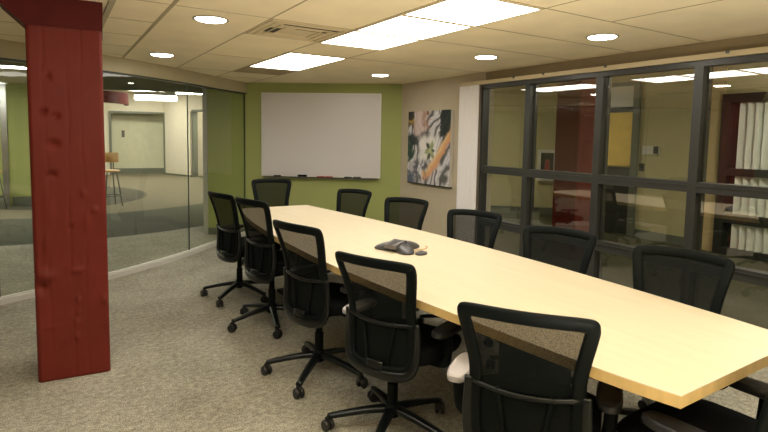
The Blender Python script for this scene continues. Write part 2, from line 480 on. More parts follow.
# ------------------------------------------------------------------ red column
def red_column(name, label, loc, rz, dents, half=.19, half_y=.19, capital=True):
    t = thing(name, label, 'column', loc, rz)
    rnd = random.Random(3)
    bm = bmesh.new()
    nx, nz = 44, 160; ch = .016
    # perimeter samples: 4 faces, rounded corners
    per = []
    for f in range(4):
        for k in range(nx):
            hh_ = half if f in (0, 2) else half_y
            u = -hh_+ch + (2*hh_-2*ch)*k/(nx-1)
            per.append((f, u))
    ca = [(1, 0), (0, 1), (-1, 0), (0, -1)]
    rows = []
    for j in range(nz+1):
        z = (2.25)*j/nz; row = []
        for f, u in per:
            # face f: front is -y
            tx, ty = ca[f]; nxv, nyv = ty, -tx
            d = half_y if f in (0, 2) else half
            if f == 0:
                for (du, dz, r, amp, sx) in dents:
                    q = ((u-du)/(r*sx))**2+((z-dz)/r)**2
                    if q < 9: d += 2.5*amp*math.exp(-q)
                for uc, zw in ((.0, .012), (-.11, .02), (.075, .015)):   # seams
                    w = uc+.006*math.sin(z*5+uc*40)+.003*math.sin(z*17)
                    d -= .005*math.exp(-((u-w)/.0045)**2)*(.6+.4*math.sin(z*9+uc*30))
                d += .0004*math.sin(z*31+u*9)*math.sin(u*60)
            d += .0004*rnd.uniform(-1, 1)
            x = tx*u+nxv*d; y = ty*u+nyv*d
            row.append(bm.verts.new((x, y, z)))
        rows.append(row)
    m = len(per)
    for a, b in zip(rows, rows[1:]):
        for i in range(m): bm.faces.new((a[i], a[(i+1) % m], b[(i+1) % m], b[i]))
    bm.faces.new(rows[0][::-1]); bm.faces.new(rows[-1])
    obj('shaft', bm, 'red', t, smooth='all')
    if capital:
        bm = bmesh.new()
        hy_ = half_y
        f0 = [(-half-.004, -hy_-.012, 2.085), (half+.004, -hy_-.012, 2.085), (half+.004, hy_+.02, 2.085), (-half-.004, hy_+.02, 2.085)]
        f1 = [(-half-.15, -hy_-.012, 2.225), (half+.008, -hy_-.012, 2.225), (half+.008, hy_+.05, 2.225), (-half-.15, hy_+.05, 2.225)]
        f2 = [(x, y, 2.25) for x, y, _ in f1]
        r = [[bm.verts.new(c) for c in q] for q in (f0, f1, f2)]
        for a, b in zip(r, r[1:]):
            for i in range(4): bm.faces.new((a[i], a[(i+1) % 4], b[(i+1) % 4], b[i]))
        bm.faces.new(r[0][::-1]); bm.faces.new(r[-1])
        obj('capital', bm, 'reddark', t, bevel=.006)
    return t
dents = [(-.115, 1.60, .016, -.012, 1), (-.055, 1.58, .013, -.012, 1.3), (-.07, 1.415, .018, -.012, 1.6), (-.085, 1.235, .016, -.010, 1.4), (-.09, 1.80, .022, -.006, .7),
         (.0, .92, .01, -.009, 1), (-.13, .64, .03, .007, 1.6), (-.155, .57, .03, -.012, 1), (.03, .66, .012, .006, 2.5), (.13, 1.02, .015, .006, 1.2),
         (.075, 1.12, .02, .006, .7), (.085, .95, .05, .006, .3), (.02, .34, .02, .006, .8), (-.12, .33, .008, .004, 7), (-.12, .83, .06, .005, .3), (-.11, 1.05, .09, .004, .3),
         (.17, .46, .03, .010, .7), (.03, .48, .012, .008, .8), (.02, .25, .015, .007, .8), (.03, .40, .012, .006, .7)]
a = math.radians(-4)
cxm, cym = (-.116+.258)/2, (3.666+3.607)/2
red_column('red_column', 'red painted column with dents and seams standing on the carpet at left', (cxm-math.sin(a)*.17+.004, cym+math.cos(a)*.17-.005, 0), a, dents, half=.191, half_y=.17)
far_col = red_column('red_column', 'second red column standing beyond the window frames', (5.64, 4.45, 0), 0, [(.0, 1.5, .03, .004, 2)], half=.185, half_y=.185, capital=False)
obj('access_cover', B((-.197, -.105, 1.175), (-.184, .045, 1.325)), 'red', far_col, bevel=.003)
# ceiling trim beside the capital
struct('trim_4', B((.298, .4, 2.235), (.330, 4.9, 2.2495)), 'fascia')

# ------------------------------------------------------------------ whiteboard and its tray things
wb = thing('whiteboard', 'large white dry-erase board with aluminium frame on the green wall', 'whiteboard', (*(GA+GD*1.127), 1.50), math.atan2(GD.y, GD.x))
# local: x along wall, -y into the room
w2, z0, z1 = .877, -.60, .612
obj('panel', B((-w2+.01, -.016, z0+.01), (w2-.01, -.002, z1-.01)), 'board', wb)
for nm, lo, hi in (('frame_rail', (-w2, -.022, z0), (w2, -.002, z0+.02)), ('frame_rail', (-w2, -.022, z1-.02), (w2, -.002, z1)),
                   ('frame_rail', (-w2, -.022, z0+.02), (-w2+.018, -.002, z1-.02)), ('frame_rail', (w2-.018, -.022, z0+.02), (w2, -.002, z1-.02))):
    obj(nm, B(lo, hi), 'alu', wb, bevel=.003)
bm = bmesh.new(); box(bm, (-w2+.05, -.085, z0-.012), (w2-.03, -.005, z0-.002)); box(bm, (-w2+.05, -.09, z0-.012), (w2-.03, -.084, z0+.004))
obj('tray', bm, 'steel', wb)
def on_tray(s_): q = GA+GD*s_+GN*.05; return (q.x, q.y, 1.50+z0-.002)
ang = math.atan2(GD.y, GD.x)
def marker(s_, mat, label, body='offwhite'):
    t = thing('marker', label, 'marker', on_tray(s_), ang)
    bm = bmesh.new(); lathe(bm, [(.008, -.045), (.0095, -.04), (.0095, .03)], 12, Matrix.Translation((0, 0, .0095)), 'x'); obj('barrel', bm, body, t, smooth=True)
    bm = bmesh.new(); lathe(bm, [(.010, .03), (.010, .06), (.006, .068)], 12, Matrix.Translation((0, 0, .0100)), 'x'); obj('cap', bm, mat, t, smooth=True)
marker(.49, 'black', 'dark marker at the left end of the whiteboard tray', 'black')
marker(.60, 'offwhite', 'white marker beside the dark one on the whiteboard tray')
marker(1.13, 'markred', 'left one of two red markers on the whiteboard tray', 'markred')
marker(1.25, 'markred', 'right one of two red markers on the whiteboard tray', 'markred')
marker(1.53, 'markgreen', 'leftmost of the dark markers right of the red ones', 'black')
marker(1.66, 'black', 'dark marker at the right end of the whiteboard tray', 'black')
t = thing('board_eraser', 'black felt eraser lying on the whiteboard tray', 'eraser', on_tray(.87), ang)
obj('handle', B((-.065, -.022, .014), (.065, .022, .034)), 'black', t, bevel=.004); obj('felt', B((-.062, -.02, 0), (.062, .02, .014)), 'eraser', t)

# ------------------------------------------------------------------ abstract painting
def make_painting():
    W_, H_ = .925, .965
    nx, nz = 110, 116
    rng = np.random.RandomState(5)
    def vnoise(u, v, sc, seed):
        r = np.random.RandomState(seed).rand(64, 64)
        x = u*sc; y = v*sc; xi = np.floor(x).astype(int); yi = np.floor(y).astype(int); fx = x-xi; fy = y-yi
        fx = fx*fx*(3-2*fx); fy = fy*fy*(3-2*fy)
        g = lambda i, j: r[i % 64, j % 64]
        return (g(xi, yi)*(1-fx)+g(xi+1, yi)*fx)*(1-fy)+(g(xi, yi+1)*(1-fx)+g(xi+1, yi+1)*fx)*fy
    u, v = np.meshgrid(np.linspace(0, 1, nx), np.linspace(0, 1, nz))     # u left->right as seen, v bottom->top
    n1 = vnoise(u, v, 4, 1); n2 = vnoise(u, v, 11, 2); n3 = vnoise(u, v, 27, 3); n4 = vnoise(u, v, 7, 9)
    q = u*1.0-v*.45+.35*n1+.12*n4
    wv = np.abs(np.sin(q*16+n2*1.6)); wv = np.clip((wv-.25)*1.9, 0, 1)
    fine = np.clip(np.abs(np.sin(q*47+n3*2.2))*1.4-.2, 0, 1)
    base = .10+.62*wv*(.55+.45*fine)
    c = np.stack([base*1.0, base*.97, base*1.0], -1)
    def put(mask, col, k=1.0):
        nonlocal c
        mm = np.clip(mask, 0, 1)[..., None]*k
        c = c*(1-mm)+np.array(col)*mm
    sm = lambda x, w=.012: 1/(1+np.exp(-np.clip(x/w, -40, 40)))
    j = (n2-.5)*.11+(n3-.5)*.07
    put(sm(u+j-.78)*sm(v+j*1.5-.60), (.012, .022, .024))
    put(sm(.16-u+j)*sm(v-.33+j)*sm(.62-v+j), (.02, .06, .04))
    put(sm(.24-u+j)*sm(v-.52+j)*sm(.70-v+j), (.015, .03, .025))
    put(sm(.15-u+j)*sm(v-.78+j), (.02, .02, .02)); put(sm(.04-np.abs(v-.86+j))*sm(.16-u), (.45, .28, .06))
    put(sm(u-.17+j*.6)*sm(.50-u+j)*sm(v-.66+j*.4), (.50, .37, .34)); put(sm(u-.20+j)*sm(.46-u+j)*sm(v-.66)*sm(n4-.55, .05), (.62, .50, .47))
    put(sm(u-.42+j)*sm(.52-u+j)*sm(v-.76+j), (.42, .19, .06)); put(sm(u-.46+j*.5)*sm(.50-u+j*.5)*sm(v-.80), (.04, .02, .02))
    put(sm(.014-np.abs(v-.655-.16*(u-.3)+j*.5))*sm(u-.16)*sm(.52-u), (.02, .02, .02), .9)
    put(sm(u-.30+j*.25)*sm(.70-u+j*.3)*sm(v-.33+j*.5)*sm(.645-v+j*.2), (.80, .77, .73), .95)
    uu, vv = (u-.55)/1.0, v-.46
    for k in range(11):
        a_ = k*2*np.pi/11+.3*(k % 2); L_ = .10+.05*((k*7) % 5)/5
        du, dv = np.cos(a_), np.sin(a_); t_ = uu*du+vv*dv; s_ = -uu*dv+vv*du
        wdt = .030*np.clip(1-((t_-L_*.6)/(L_*.55))**2, 0, 1)
        col = [(.03, .04, .03), (.20, .25, .09), (.34, .38, .17), (.09, .13, .05)][k % 4]
        put(sm(wdt-np.abs(s_)-.004, .004)*sm(t_, .004), col)
    put(sm(.035-np.hypot(uu, vv), .006), (.50, .50, .26))
    band = .09+.60*(np.clip((u-.36)/.64, 0, 1))**1.5
    put(sm(.055+.05*n1-np.abs(v-band+j*.5))*sm(u-.36+j*.3), (.74, .40, .14)); put(sm(.018-np.abs(v-band-.06+j*.4))*sm(u-.5), (.80, .60, .36))
    put(sm(.02-np.abs(v-band+.05+j*.4))*sm(u-.40), (.66, .33, .24))
    put(sm(.20-u+j)*sm(.16-v+j), (.10, .12, .17)); put(sm(.07-np.abs(np.hypot(u-.30, v-.20)-.09+j*.5), .02)*sm(n3-.45, .05), (.10, .10, .13))
    c = np.clip(c, 0.01, .9)
    t = thing('abstract_painting', 'colourful abstract canvas of grey swirls and orange on the beige wall', 'painting', (XW, (5.18+6.105)/2*.999, 1.365), 0)
    obj('canvas_edge', B((-.045, -W_/2, -H_/2), (-.0002, W_/2, H_/2)), 'offwhite', t)
    obj('bottom_batten', B((-.046, -W_/2, -H_/2-.012), (-.004, W_/2, -H_/2)), 'black', t)
    bm = bmesh.new()
    vs = [[bm.verts.new((-.0465, W_/2-W_*u[r, q], -H_/2+H_*v[r, q])) for q in range(nx)] for r in range(nz)]
    for r in range(nz-1):
        for q in range(nx-1): bm.faces.new((vs[r][q], vs[r][q+1], vs[r+1][q+1], vs[r+1][q]))
    o = obj('painted_face', bm, 'paint', t)
    at = o.data.color_attributes.new('Col', 'FLOAT_COLOR', 'POINT')
    flat = np.concatenate([c.reshape(-1, 3), np.ones((nx*nz, 1))], 1).astype(np.float32).ravel()
    at.data.foreach_set('color', flat)
make_painting()

# ------------------------------------------------------------------ conference table
left = [(1.549, .809), (1.498, 1.064), (1.432, 1.72), (1.385, 2.25), (1.36, 2.80), (1.37, 3.4), (1.42, 4.2), (1.50, 4.8), (1.61, 5.33)]
right = [(2.335, 5.335), (2.405, 4.7), (2.475, 4.05), (2.515, 3.4), (2.525, 2.8), (2.52, 2.25), (2.495, 1.75), (2.45, 1.2), (2.405, .826)]
oc = (1.95, 3.07)
lp = [(v.x-oc[0], v.y-oc[1]) for v in crom([(x, y, 0) for x, y in left], 4)]
rp = [(v.x-oc[0], v.y-oc[1]) for v in crom([(x, y, 0) for x, y in right], 4)]
outline = (lp+rp)[::-1]
tb = thing('conference_table', 'long boat-shaped pale maple conference table on black pedestals', 'table', (*oc, 0))
obj('tabletop', prism(bmesh.new(), outline, .737, .74), 'maple', tb)
obj('edge_band', prism(bmesh.new(), outline, .70, .737), 'mapleedge', tb)
for y in (-1.35, 0.1, 1.5):
    bm = bmesh.new(); box(bm, (-.12, y-.12, .03), (.12, y+.12, .70)); obj('pedestal', bm, 'black', tb, bevel=.01)
    bm = bmesh.new(); box(bm, (-.17, y-.18, 0), (.17, y+.18, .03)); obj('pedestal_foot', bm, 'black', tb, bevel=.008)
obj('stretcher_beam', B((-.04, -1.25, .45), (.04, 1.40, .60)), 'black', tb)

# ------------------------------------------------------------------ conference phone
ph = thing('conference_phone', 'dark grey three-armed conference phone on the table', 'phone', (1.95, 2.905, .7404), .27)
def star(R, r0, n, h, ph0=0):
    pts = []
    for i in range(n):
        th = 2*PI*i/n
        k = max(0, math.cos(1.5*(th-ph0) % PI if False else ((th-ph0+PI/3) % (2*PI/3)-PI/3)*1.5))
        rad = r0+(R-r0)*k**2.2
        pts.append((rad*math.cos(th), rad*math.sin(th)))
    return pts
bm = bmesh.new(); n = 72; rings = []
for k, (sc, z) in enumerate(((.97, 0), (1, .006), (.985, .016), (.90, .030), (.74, .042), (.5, .050), (.25, .054))):
    pts = star(.178*sc, .062*sc**.6, n, 0)
    ring = []
    for x, y in pts:
        rr = math.hypot(x, y); zz = z*(1-.35*max(0, rr-.08)/.13) if k > 1 else z
        ring.append(bm.verts.new((x, y, zz)))
    rings.append(ring)
for a_, b_ in zip(rings, rings[1:]):
    for i in range(n): bm.faces.new((a_[i], a_[(i+1) % n], b_[(i+1) % n], b_[i]))
bm.faces.new(rings[0][::-1]); bm.faces.new(rings[-1])
obj('body', bm, 'phone', ph, smooth='all')
tilt = Matrix.Translation((-.062, 0.0, .050)) @ Matrix.Rotation(-.22, 4, 'Y')
obj('console', B((-.05, -.046, -.02), (.055, .046, .008), tilt), 'phonelite', ph, bevel=.006)
bm = bmesh.new()
for i in range(4):
    for j in range(3): box(bm, (-.046+i*.017, -.022+j*.016, .008), (-.034+i*.017, -.011+j*.016, .0115), tilt)
obj('keypad', bm, 'phone', ph)
obj('display', B((.022, -.03, .0075), (.05, .03, .0095), tilt), 'darkdoor', ph)
bm = bmesh.new(); lathe(bm, [(.045, .050), (.042, .058), (.01, .060)], 24); obj('speaker_grille', bm, 'black', ph, smooth=True)
mc = thing('phone_microphone', 'small oval black microphone puck right of the conference phone', 'microphone', (1.99, 2.722, .7404), .2)
bm = bmesh.new(); lathe(bm, [(.036, 0), (.04, .006), (.036, .014), (.02, .020), (.004, .022)], 24, Matrix.Diagonal((1.15, .85, 1, 1))); obj('body', bm, 'phone', mc, smooth=True)
bm = bmesh.new(); lathe(bm, [(.014, .0195), (.013, .024), (.004, .025)], 16); obj('button', bm, 'phonelite', mc, smooth=True)
cb = tag(obj('phone_cable', tube(bmesh.new(), [(1.99, 2.785, .744), (2.03, 2.83, .7445), (2.085, 2.83, .7445), (2.15, 2.87, .7445), (2.16, 2.91, .7445)], .003, 6, 6), 'tanwood', smooth='all'),
         'thin tan cable looping beside the conference phone', 'cable')

# ------------------------------------------------------------------ office chair
def yb(z):                 # back profile (rear plane)
    P = [(.33, -.235), (.48, -.222), (.60, -.222), (.72, -.245), (.84, -.285), (.95, -.332)]
    if z <= P[0][0]: return P[0][1]
    for (a, b), (c, d) in zip(P, P[1:]):
        if z <= c: t = (z-a)/(c-a); return b+(d-b)*t
    return P[-1][1]
def sm_yb(z): return (yb(z-.03)+yb(z)+yb(z+.03)+yb(max(z-.05, .33))+yb(z+.05))/5
def surf(x, z, off=0.0): return Vector((x, sm_yb(z)+1.0*x*x+off, z))
HALF = [(0, .418), (.10, .42), (.17, .432), (.203, .47), (.211, .54), (.209, .62), (.209, .70), (.222, .78), (.238, .86), (.244, .905), (.236, .934), (.205, .945), (.12, .951), (0, .953)]
HALF = [(x*.955, z if z > .62 else .62-(.62-z)*1.24) for x, z in HALF]
half = [(v.x, v.y) for v in crom([(x, z, 0) for x, z in HALF], 4)]
def hw(z):
    best = 0
    for (x0, z0), (x1, z1) in zip(half, half[1:]):
        if min(z0, z1)-1e-9 <= z <= max(z0, z1)+1e-9:
            t = 0 if abs(z1-z0) < 1e-9 else (z-z0)/(z1-z0)
            best = max(best, x0+(x1-x0)*t)
    return best
loop = half+[(-x, z) for x, z in half[::-1][1:-1]]
def make_chair():
    root = thing('office_chair', 'x', 'chair')
    # ---- base
    for k in range(5):
        a = 2*PI*k/5+PI/2+.25
        d = Vector((math.cos(a), math.sin(a), 0))
        bm = bmesh.new()
        path = [d*.03+Vector((0, 0, .125)), d*.12+Vector((0, 0, .116)), d*.22+Vector((0, 0, .098)), d*.325+Vector((0, 0, .076))]
        sweep(bm, crom(path, 4), oval(.025, .017, 10, 3), scale=lambda t: 1.1-.35*t)
        leg = obj('base_leg', bm, 'blackgloss', root, smooth='all', loc=(0, -.088, 0))
        c = d*.325; ta = a+.7*(k % 3-1)
        mt = Matrix.Translation((c.x, c.y, 0)) @ Matrix.Rotation(ta, 4, 'Z')
        bm = bmesh.new()
        for sx in (-1, 1):
            lathe(bm, [(.018, sx*.006), (.028, sx*.007), (.030, sx*.011), (.030, sx*.020), (.026, sx*.025), (.012, sx*.026)], 18, mt @ Matrix.Translation((0, 0, .030)), 'x')
        box(bm, (-.006, -.02, .03), (.006, .015, .064), mt)
        lathe(bm, [(.010, .05), (.010, .074)], 10, mt)
        obj('caster', bm, 'caster', leg, smooth=True)
    bm = bmesh.new(); lathe(bm, [(.03, .085), (.042, .095), (.044, .135), (.030, .150), (.027, .152), (.027, .26), (.021, .262), (.021, .385)], 20); obj('gas_lift', bm, 'black', root, smooth=True, loc=(0, -.088, 0))
    bm = bmesh.new(); box(bm, (-.085, -.15, .372), (.085, .13, .418)); obj('tilt_mechanism', bm, 'black', root, bevel=.012)
    # ---- seat
    bm = bmesh.new(); rings = []
    for sc, z, dy in ((.90, .418, 0), (.97, .425, 0), (1.0, .445, 0), (1.0, .468, 0), (.97, .484, 0), (.90, .492, 0), (.6, .492, 0), (.25, .488, 0)):
        ring = []
        for x, y in oval(.25*sc, .24*sc, 40, 3.6):
            zz = z-(.03*max(0, y-.10)/.14 if z > .46 else 0)
            ring.append(bm.verts.new((x, y+.035, zz)))
        rings.append(ring)
    for a_, b_ in zip(rings, rings[1:]):
        for i in range(40): bm.faces.new((a_[i], a_[(i+1) % 40], b_[(i+1) % 40], b_[i]))
    bm.faces.new(rings[0][::-1]); bm.faces.new(rings[-1])
    obj('seat', bm, 'fabric', root, smooth='all')
    # ---- back frame
    bm = bmesh.new()
    path = [surf(x, z) for x, z in loop]
    nrm = lambda i: Vector((-2*path[i].x*.9, 1, .25)).normalized()
    # inset the sweep path so that the outer edge matches the outline
    cen = Vector((0, 0, .70)); P2 = []
    n = len(path)
    for i, p in enumerate(path):
        t_ = (path[(i+1) % n]-path[i-1]).normalized(); s_ = t_.cross(nrm(i)).normalized()
        if s_.dot(p-Vector((0, p.y, .70))) > 0: s_ = -s_
        P2.append(p+s_*.024)
    sweep(bm, P2, oval(.025, .012, 12, 3), closed=True, up=nrm)
    obj('back_frame', bm, 'black', root, smooth='all')
    # ---- mesh
    bm = bmesh.new(); nz, nx = 22, 18; rows = []
    for j in range(nz+1):
        z = .60+(.938-.60)*j/nz; w = hw(z)-.022
        rows.append([bm.verts.new(surf(w*(2*i/nx-1), z, .003)) for i in range(nx+1)])
    for a_, b_ in zip(rows, rows[1:]):
        for i in range(nx): bm.faces.new((a_[i], a_[i+1], b_[i+1], b_[i]))
    obj('back_mesh', bm, 'mesh', root, smooth='all')
    # ---- lower back: three panels, ribs, curved band
    bm = bmesh.new(); nz, nx = 10, 16; rows = []
    for j in range(nz+1):
        z = .39+(.625-.39)*j/nz; w = max(hw(z)-.016, .05)
        rows.append([bm.verts.new(surf(w*(2*i/nx-1), z, .004)) for i in range(nx+1)])
    for a_, b_ in zip(rows, rows[1:]):
        for i in range(nx): bm.faces.new((a_[i], a_[i+1], b_[i+1], b_[i]))
    obj('lumbar_panel', bm, 'lumbar', root, smooth='all')
    for sx in (-1, 1):
        bm = bmesh.new(); sweep(bm, [surf(sx*(.058+.006*k), .40+.23*k/6, -.004) for k in range(7)], oval(.010, .008, 8), up=Vector((0, 1, 0)))
        obj('back_rib', bm, 'black', root, smooth='all')
    bm = bmesh.new(); sweep(bm, [surf(.186*(k/8-1), .628-.012*(1-(k/8-1)**2), -.008) for k in range(17)], oval(.010, .006, 8), up=Vector((0, 1, 0)))
    obj('lumbar_band', bm, 'blackgloss', root, smooth='all')
    low = [(x, z) for x, z in half if z < .66]
    U = [(-x, z) for x, z in low[::-1]]+low[1:]
    bm = bmesh.new(); sweep(bm, [surf(x*1.02, z, -.012) for x, z in U], oval(.026, .013, 10, 3), up=Vector((0, 1, 0)), scale=lambda t: .55+.45*math.sin(PI*t))
    obj('lower_shell', bm, 'blackgloss', root, smooth='all')
    bm = bmesh.new(); sweep(bm, crom([(0, -.08, .385), (0, -.15, .378), (0, -.22, .372), (0, -.245, .39), (0, -.238, .43)], 4), oval(.05, .014, 10, 3), up=Vector((1, 0, 0)).cross(Vector((0, 1, 0)))); obj('back_support', bm, 'blackgloss', root, smooth='all')
    # ---- arms
    for sx in (-1, 1):
        bm = bmesh.new()
        sweep(bm, crom([(sx*.10, -.02, .405), (sx*.22, -.02, .402), (sx*.265, -.03, .42), (sx*.278, -.035, .48), (sx*.28, -.04, .575)], 5), oval(.024, .013, 10, 3), up=Vector((0, 1, 0)))
        arm = obj('armrest', bm, 'black', root, smooth='all')
        bm = bmesh.new(); rings = []
        for sc, z in ((.82, .568), (.96, .573), (1, .585), (.97, .596), (.86, .602)):
            rings.append([bm.verts.new((sx*.272+x*sc, y*(.4+.6*sc)-.02, z)) for x, y in oval(.045, .125, 24, 3)])
        for a_, b_ in zip(rings, rings[1:]):
            for i in range(24): bm.faces.new((a_[i], a_[(i+1) % 24], b_[(i+1) % 24], b_[i]))
        bm.faces.new(rings[0][::-1]); bm.faces.new(rings[-1])
        obj('arm_pad', bm, 'pad', arm, smooth=True)
    return root
CH = [
 ('L1', 1.512, 4.79, -78, 1.03, 'black mesh office chair on the left side farthest from the viewer, beside the glass wall'),
 ('L2', 1.522, 3.965, -78, 1.065, 'black mesh office chair second from the far end of the left side'),
 ('L3', 1.462, 2.96, -76, 1.03, 'black mesh office chair in the middle of the left side'),
 ('L4', 1.5, 2.19, -68, 0.985, 'black mesh office chair with reflected light painted on one arm pad, second nearest on the left side'),
 ('L5', 1.541, 1.364, -55.3, 0.976, 'black mesh office chair nearest the viewer on the left side, back fully in view'),
 ('R1', 2.43, 1.39, 103, 0.985, 'black mesh office chair nearest the viewer on the window side'),
 ('R2', 2.462, 2.15, 110, 0.972, 'black mesh office chair second nearest on the window side, before the far red column'),
 ('R3', 2.545, 3.031, 112, 0.97, 'black mesh office chair on the window side in front of the white blind stack'),
 ('R4', 2.53, 3.93, 115, 0.975, 'black mesh office chair on the window side below the abstract painting'),
 ('R5', 2.499, 4.9, 112, 0.97, 'black mesh office chair on the window side below the right end of the whiteboard'),
 ('F', 2.123, 5.834, 160.7, 1.02, 'black mesh office chair at the far head of the table below the whiteboard'),
 ('N', 1.905, 0.875, 2, 1, 'black mesh office chair at the near head of the table, cut off at right'),
]
proto = None
for k, x, y, deg, dz, label in CH:
    if proto is None: proto = c = make_chair()
    else: c = copy_tree(proto)
    c.location = (x, y, 0); c.rotation_euler = (0, 0, math.radians(deg)); c['label'] = label; c['group'] = 'office chairs around the conference table'
    c.scale = (1, 1, dz)
    turn = {'L1': -20, 'L2': 15, 'L4': -32, 'N': 29}.get(k, 0)
    for ch in c.children:
        if turn and ch.name.startswith('base_leg'): ch.rotation_euler = (0, 0, math.radians(turn))
        if k in ('L4', 'L5') and ch.name.startswith('armrest') and ch.data.vertices[-1].co.x < 0:
            pad = ch.children[0]; pad.material_slots[0].link = 'OBJECT'; pad.material_slots[0].material = M['padsheen']; pad['label'] = 'arm pad with reflected light painted pale grey'

# ------------------------------------------------------------------ hallway beyond the glass wall
soff = curve+[(2.02, 8.0), (2.5, 10.45), (2.15, 10.35), (1.52, 10.5), (.79, 10.75), (.3, 9.4), (-.28, 7.72), (-.6, 7.75), (-3.4, 7.5)]
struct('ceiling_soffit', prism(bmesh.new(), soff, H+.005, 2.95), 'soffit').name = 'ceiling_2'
struct('ceiling_3', B((-9, 4.9, 2.95), (9.5, 26, 3.05)), 'cream')
struct('ceiling_5', B((-9, 7.9, 2.45), (.45, 12.95, 2.55)), 'cream')
def wallseg(name, p, q, z0, z1, mat, th=.12):
    return struct(name, ribbon(bmesh.new(), [p, q], z0, z1, th), mat)
wallseg('wall_hall_1', (-9, 22.2), (1.72, 21.5), 0, 2.95, 'cream')
wallseg('wall_hall_2', (1.72, 21.5), (3.56, 21.2), 2.28, 2.95, 'cream')
wallseg('wall_hall_3', (3.56, 21.2), (4.16, 19.5), 0, 2.95, 'cream')
wallseg('wall_hall_4', (4.16, 19.5), (4.85, 18.0), 2.30, 2.95, 'cream')
wallseg('wall_hall_5', (4.85, 18.0), (8.5, 14.0), 0, 2.95, 'cream')
wallseg('wall_hall_6', (1.6, 22.0), (3.9, 21.75), 0, 2.95, 'palegreen')
wallseg('wall_hall_7', (4.5, 20.0), (6.4, 18.6), 0, 2.95, 'cream')
wallseg('baseboard_hall', (1.65, 21.92), (3.7, 21.69), 0, .20, 'greybase')
wallseg('baseboard_hall_2', (3.60, 21.05), (4.15, 19.42), 0, .06, 'greybase', .14)
def frame3(name, p, q, h, w=.07):
    bm = bmesh.new(); p, q = Vector(p), Vector(q); d = (q-p).normalized()
    ribbon(bm, [tuple(p-d*w), tuple(p)], 0, h+w, .2); ribbon(bm, [tuple(q), tuple(q+d*w)], 0, h+w, .2); ribbon(bm, [tuple(p), tuple(q)], h, h+w, .2)
    return struct(name, bm, 'greybase')
frame3('trim_5', (1.80, 21.45), (3.50, 21.18), 2.22); frame3('trim_6', (4.24, 19.3), (4.80, 18.1), 2.28)
struct('wall_hall_left', B((-9.1, 4.8, 0), (-9, 26, 3)), 'cream')
# green wall block at the far left of the hall
struct('wall_hall_green', B((-.76, 12.95, 0), (.35, 13.2, 2.95)), 'green')
struct('baseboard_hall_green', B((-.72, 12.925, 0), (.35, 12.95, .18)), 'greybase')
struct('trim_7', B((-.86, 12.90, 0), (-.76, 13.2, 2.95)), 'chrome')
wallseg('wall_hall_8', (-9, 15.5), (-.7, 15.2), 0, 2.95, 'green')
# hall light fixtures
def hall_light(p, q, z, label, w=.08, hh=.09):
    p, q = Vector(p), Vector(q); c = (p+q)/2; L = (q-p).length/2
    t = thing('pendant_light', label, 'pendant light', (c.x, c.y, z), math.atan2(q.y-p.y, q.x-p.x))
    obj('housing', B((-L, -w, hh*.6), (L, w, hh+.04)), 'offwhite', t)
    obj('diffuser', B((-L, -w, -hh*.5), (L, w, hh*.6)), 'hallamp', t)
    for x in (-L*.7, L*.7): obj('rod', tube(bmesh.new(), [(x, 0, hh), (x, 0, 2.95-z)], .008, 6), 'steel', t)
hall_light((1.50, 12.3), (2.25, 12.0), 2.24, 'long glowing linear light hanging in the hall behind the glass wall')
hall_light((2.3, 14.3), (3.5, 13.9), 2.55, 'second glowing linear light farther back in the hall')
hall_light((-1.5, 9.2), (-.2, 9.0), 2.38, 'glowing linear light in the hall left of the red column', .06, .04)
for x, y in ((0, 17.5), (4.5, 16.5), (-3, 14), (3.2, 12.5), (-5.0, 17), (2.4, 19.6), (1.5, 16), (5.3, 18.6), (-1.6, 10.9)):  # panels added only to brighten the hall
    t = thing('hall_fill_panel', 'flat glowing panel added to brighten the hall', 'ceiling light', (x, y, 2.45 if x == -1.6 else 2.95), 0, 'added light panels on the hall ceiling')
    obj('diffuser', B((-.6, -.3, -.02), (.6, .3, -.005)), 'hallfill', t); obj('rim', B((-.62, -.32, -.012), (.62, .32, 0)), 'offwhite', t)
# curved red bulkhead
bm = bmesh.new(); pts = [(.55+.85*math.cos(t_), 12.9+.85*math.sin(t_)) for t_ in [(-150+k*10)*PI/180 for k in range(17)]]
ribbon(bm, pts, 2.10, 2.34, .06)
tag(obj('curved_bulkhead', bm, 'reddark', smooth=True), 'curved red bulkhead hanging in the hall behind the glass', 'bulkhead')
# stools
def bar_stool(x, y, rz, label):
    t = thing('bar_stool', label, 'stool', (x, y, 0), rz)
    bm = bmesh.new(); sweep(bm, [Vector((.2*math.sin(a_), -.2*math.cos(a_)+.02, .99)) for a_ in [(-70+k*14)*PI/180 for k in range(11)]], oval(.012, .10, 8, 4)); obj('backrest', bm, 'tanwood', t, smooth=True)
    bm = bmesh.new(); lathe(bm, [(.15, .70), (.19, .71), (.19, .735), (.16, .745)], 24); obj('seat', bm, 'tanwood', t, smooth=True)
    for k in range(4):
        a_ = PI/4+k*PI/2; c_, s_ = math.cos(a_), math.sin(a_)
        bm = bmesh.new(); tube(bm, [(c_*.13, s_*.13, .70), (c_*.24, s_*.24, 0.0)], .011); obj('leg', bm, 'steel', t)
    for sx in (-1, 1):
        bm = bmesh.new(); tube(bm, [(sx*.12, -.12, .70), (sx*.14, -.16, .99)], .01); obj('back_post', bm, 'steel', t)
    bm = bmesh.new(); tube(bm, [(.21*math.cos(k*PI/8), .21*math.sin(k*PI/8), .22) for k in range(17)], .008, 6); obj('foot_ring', bm, 'steel', t)
bar_stool(.97, 12.1, PI+.3, 'tan wood bar stool with steel legs in the hall just right of the red column')
bar_stool(-1.02, 12.4, PI+.6, 'tan wood bar stool in the hall at the far left edge')
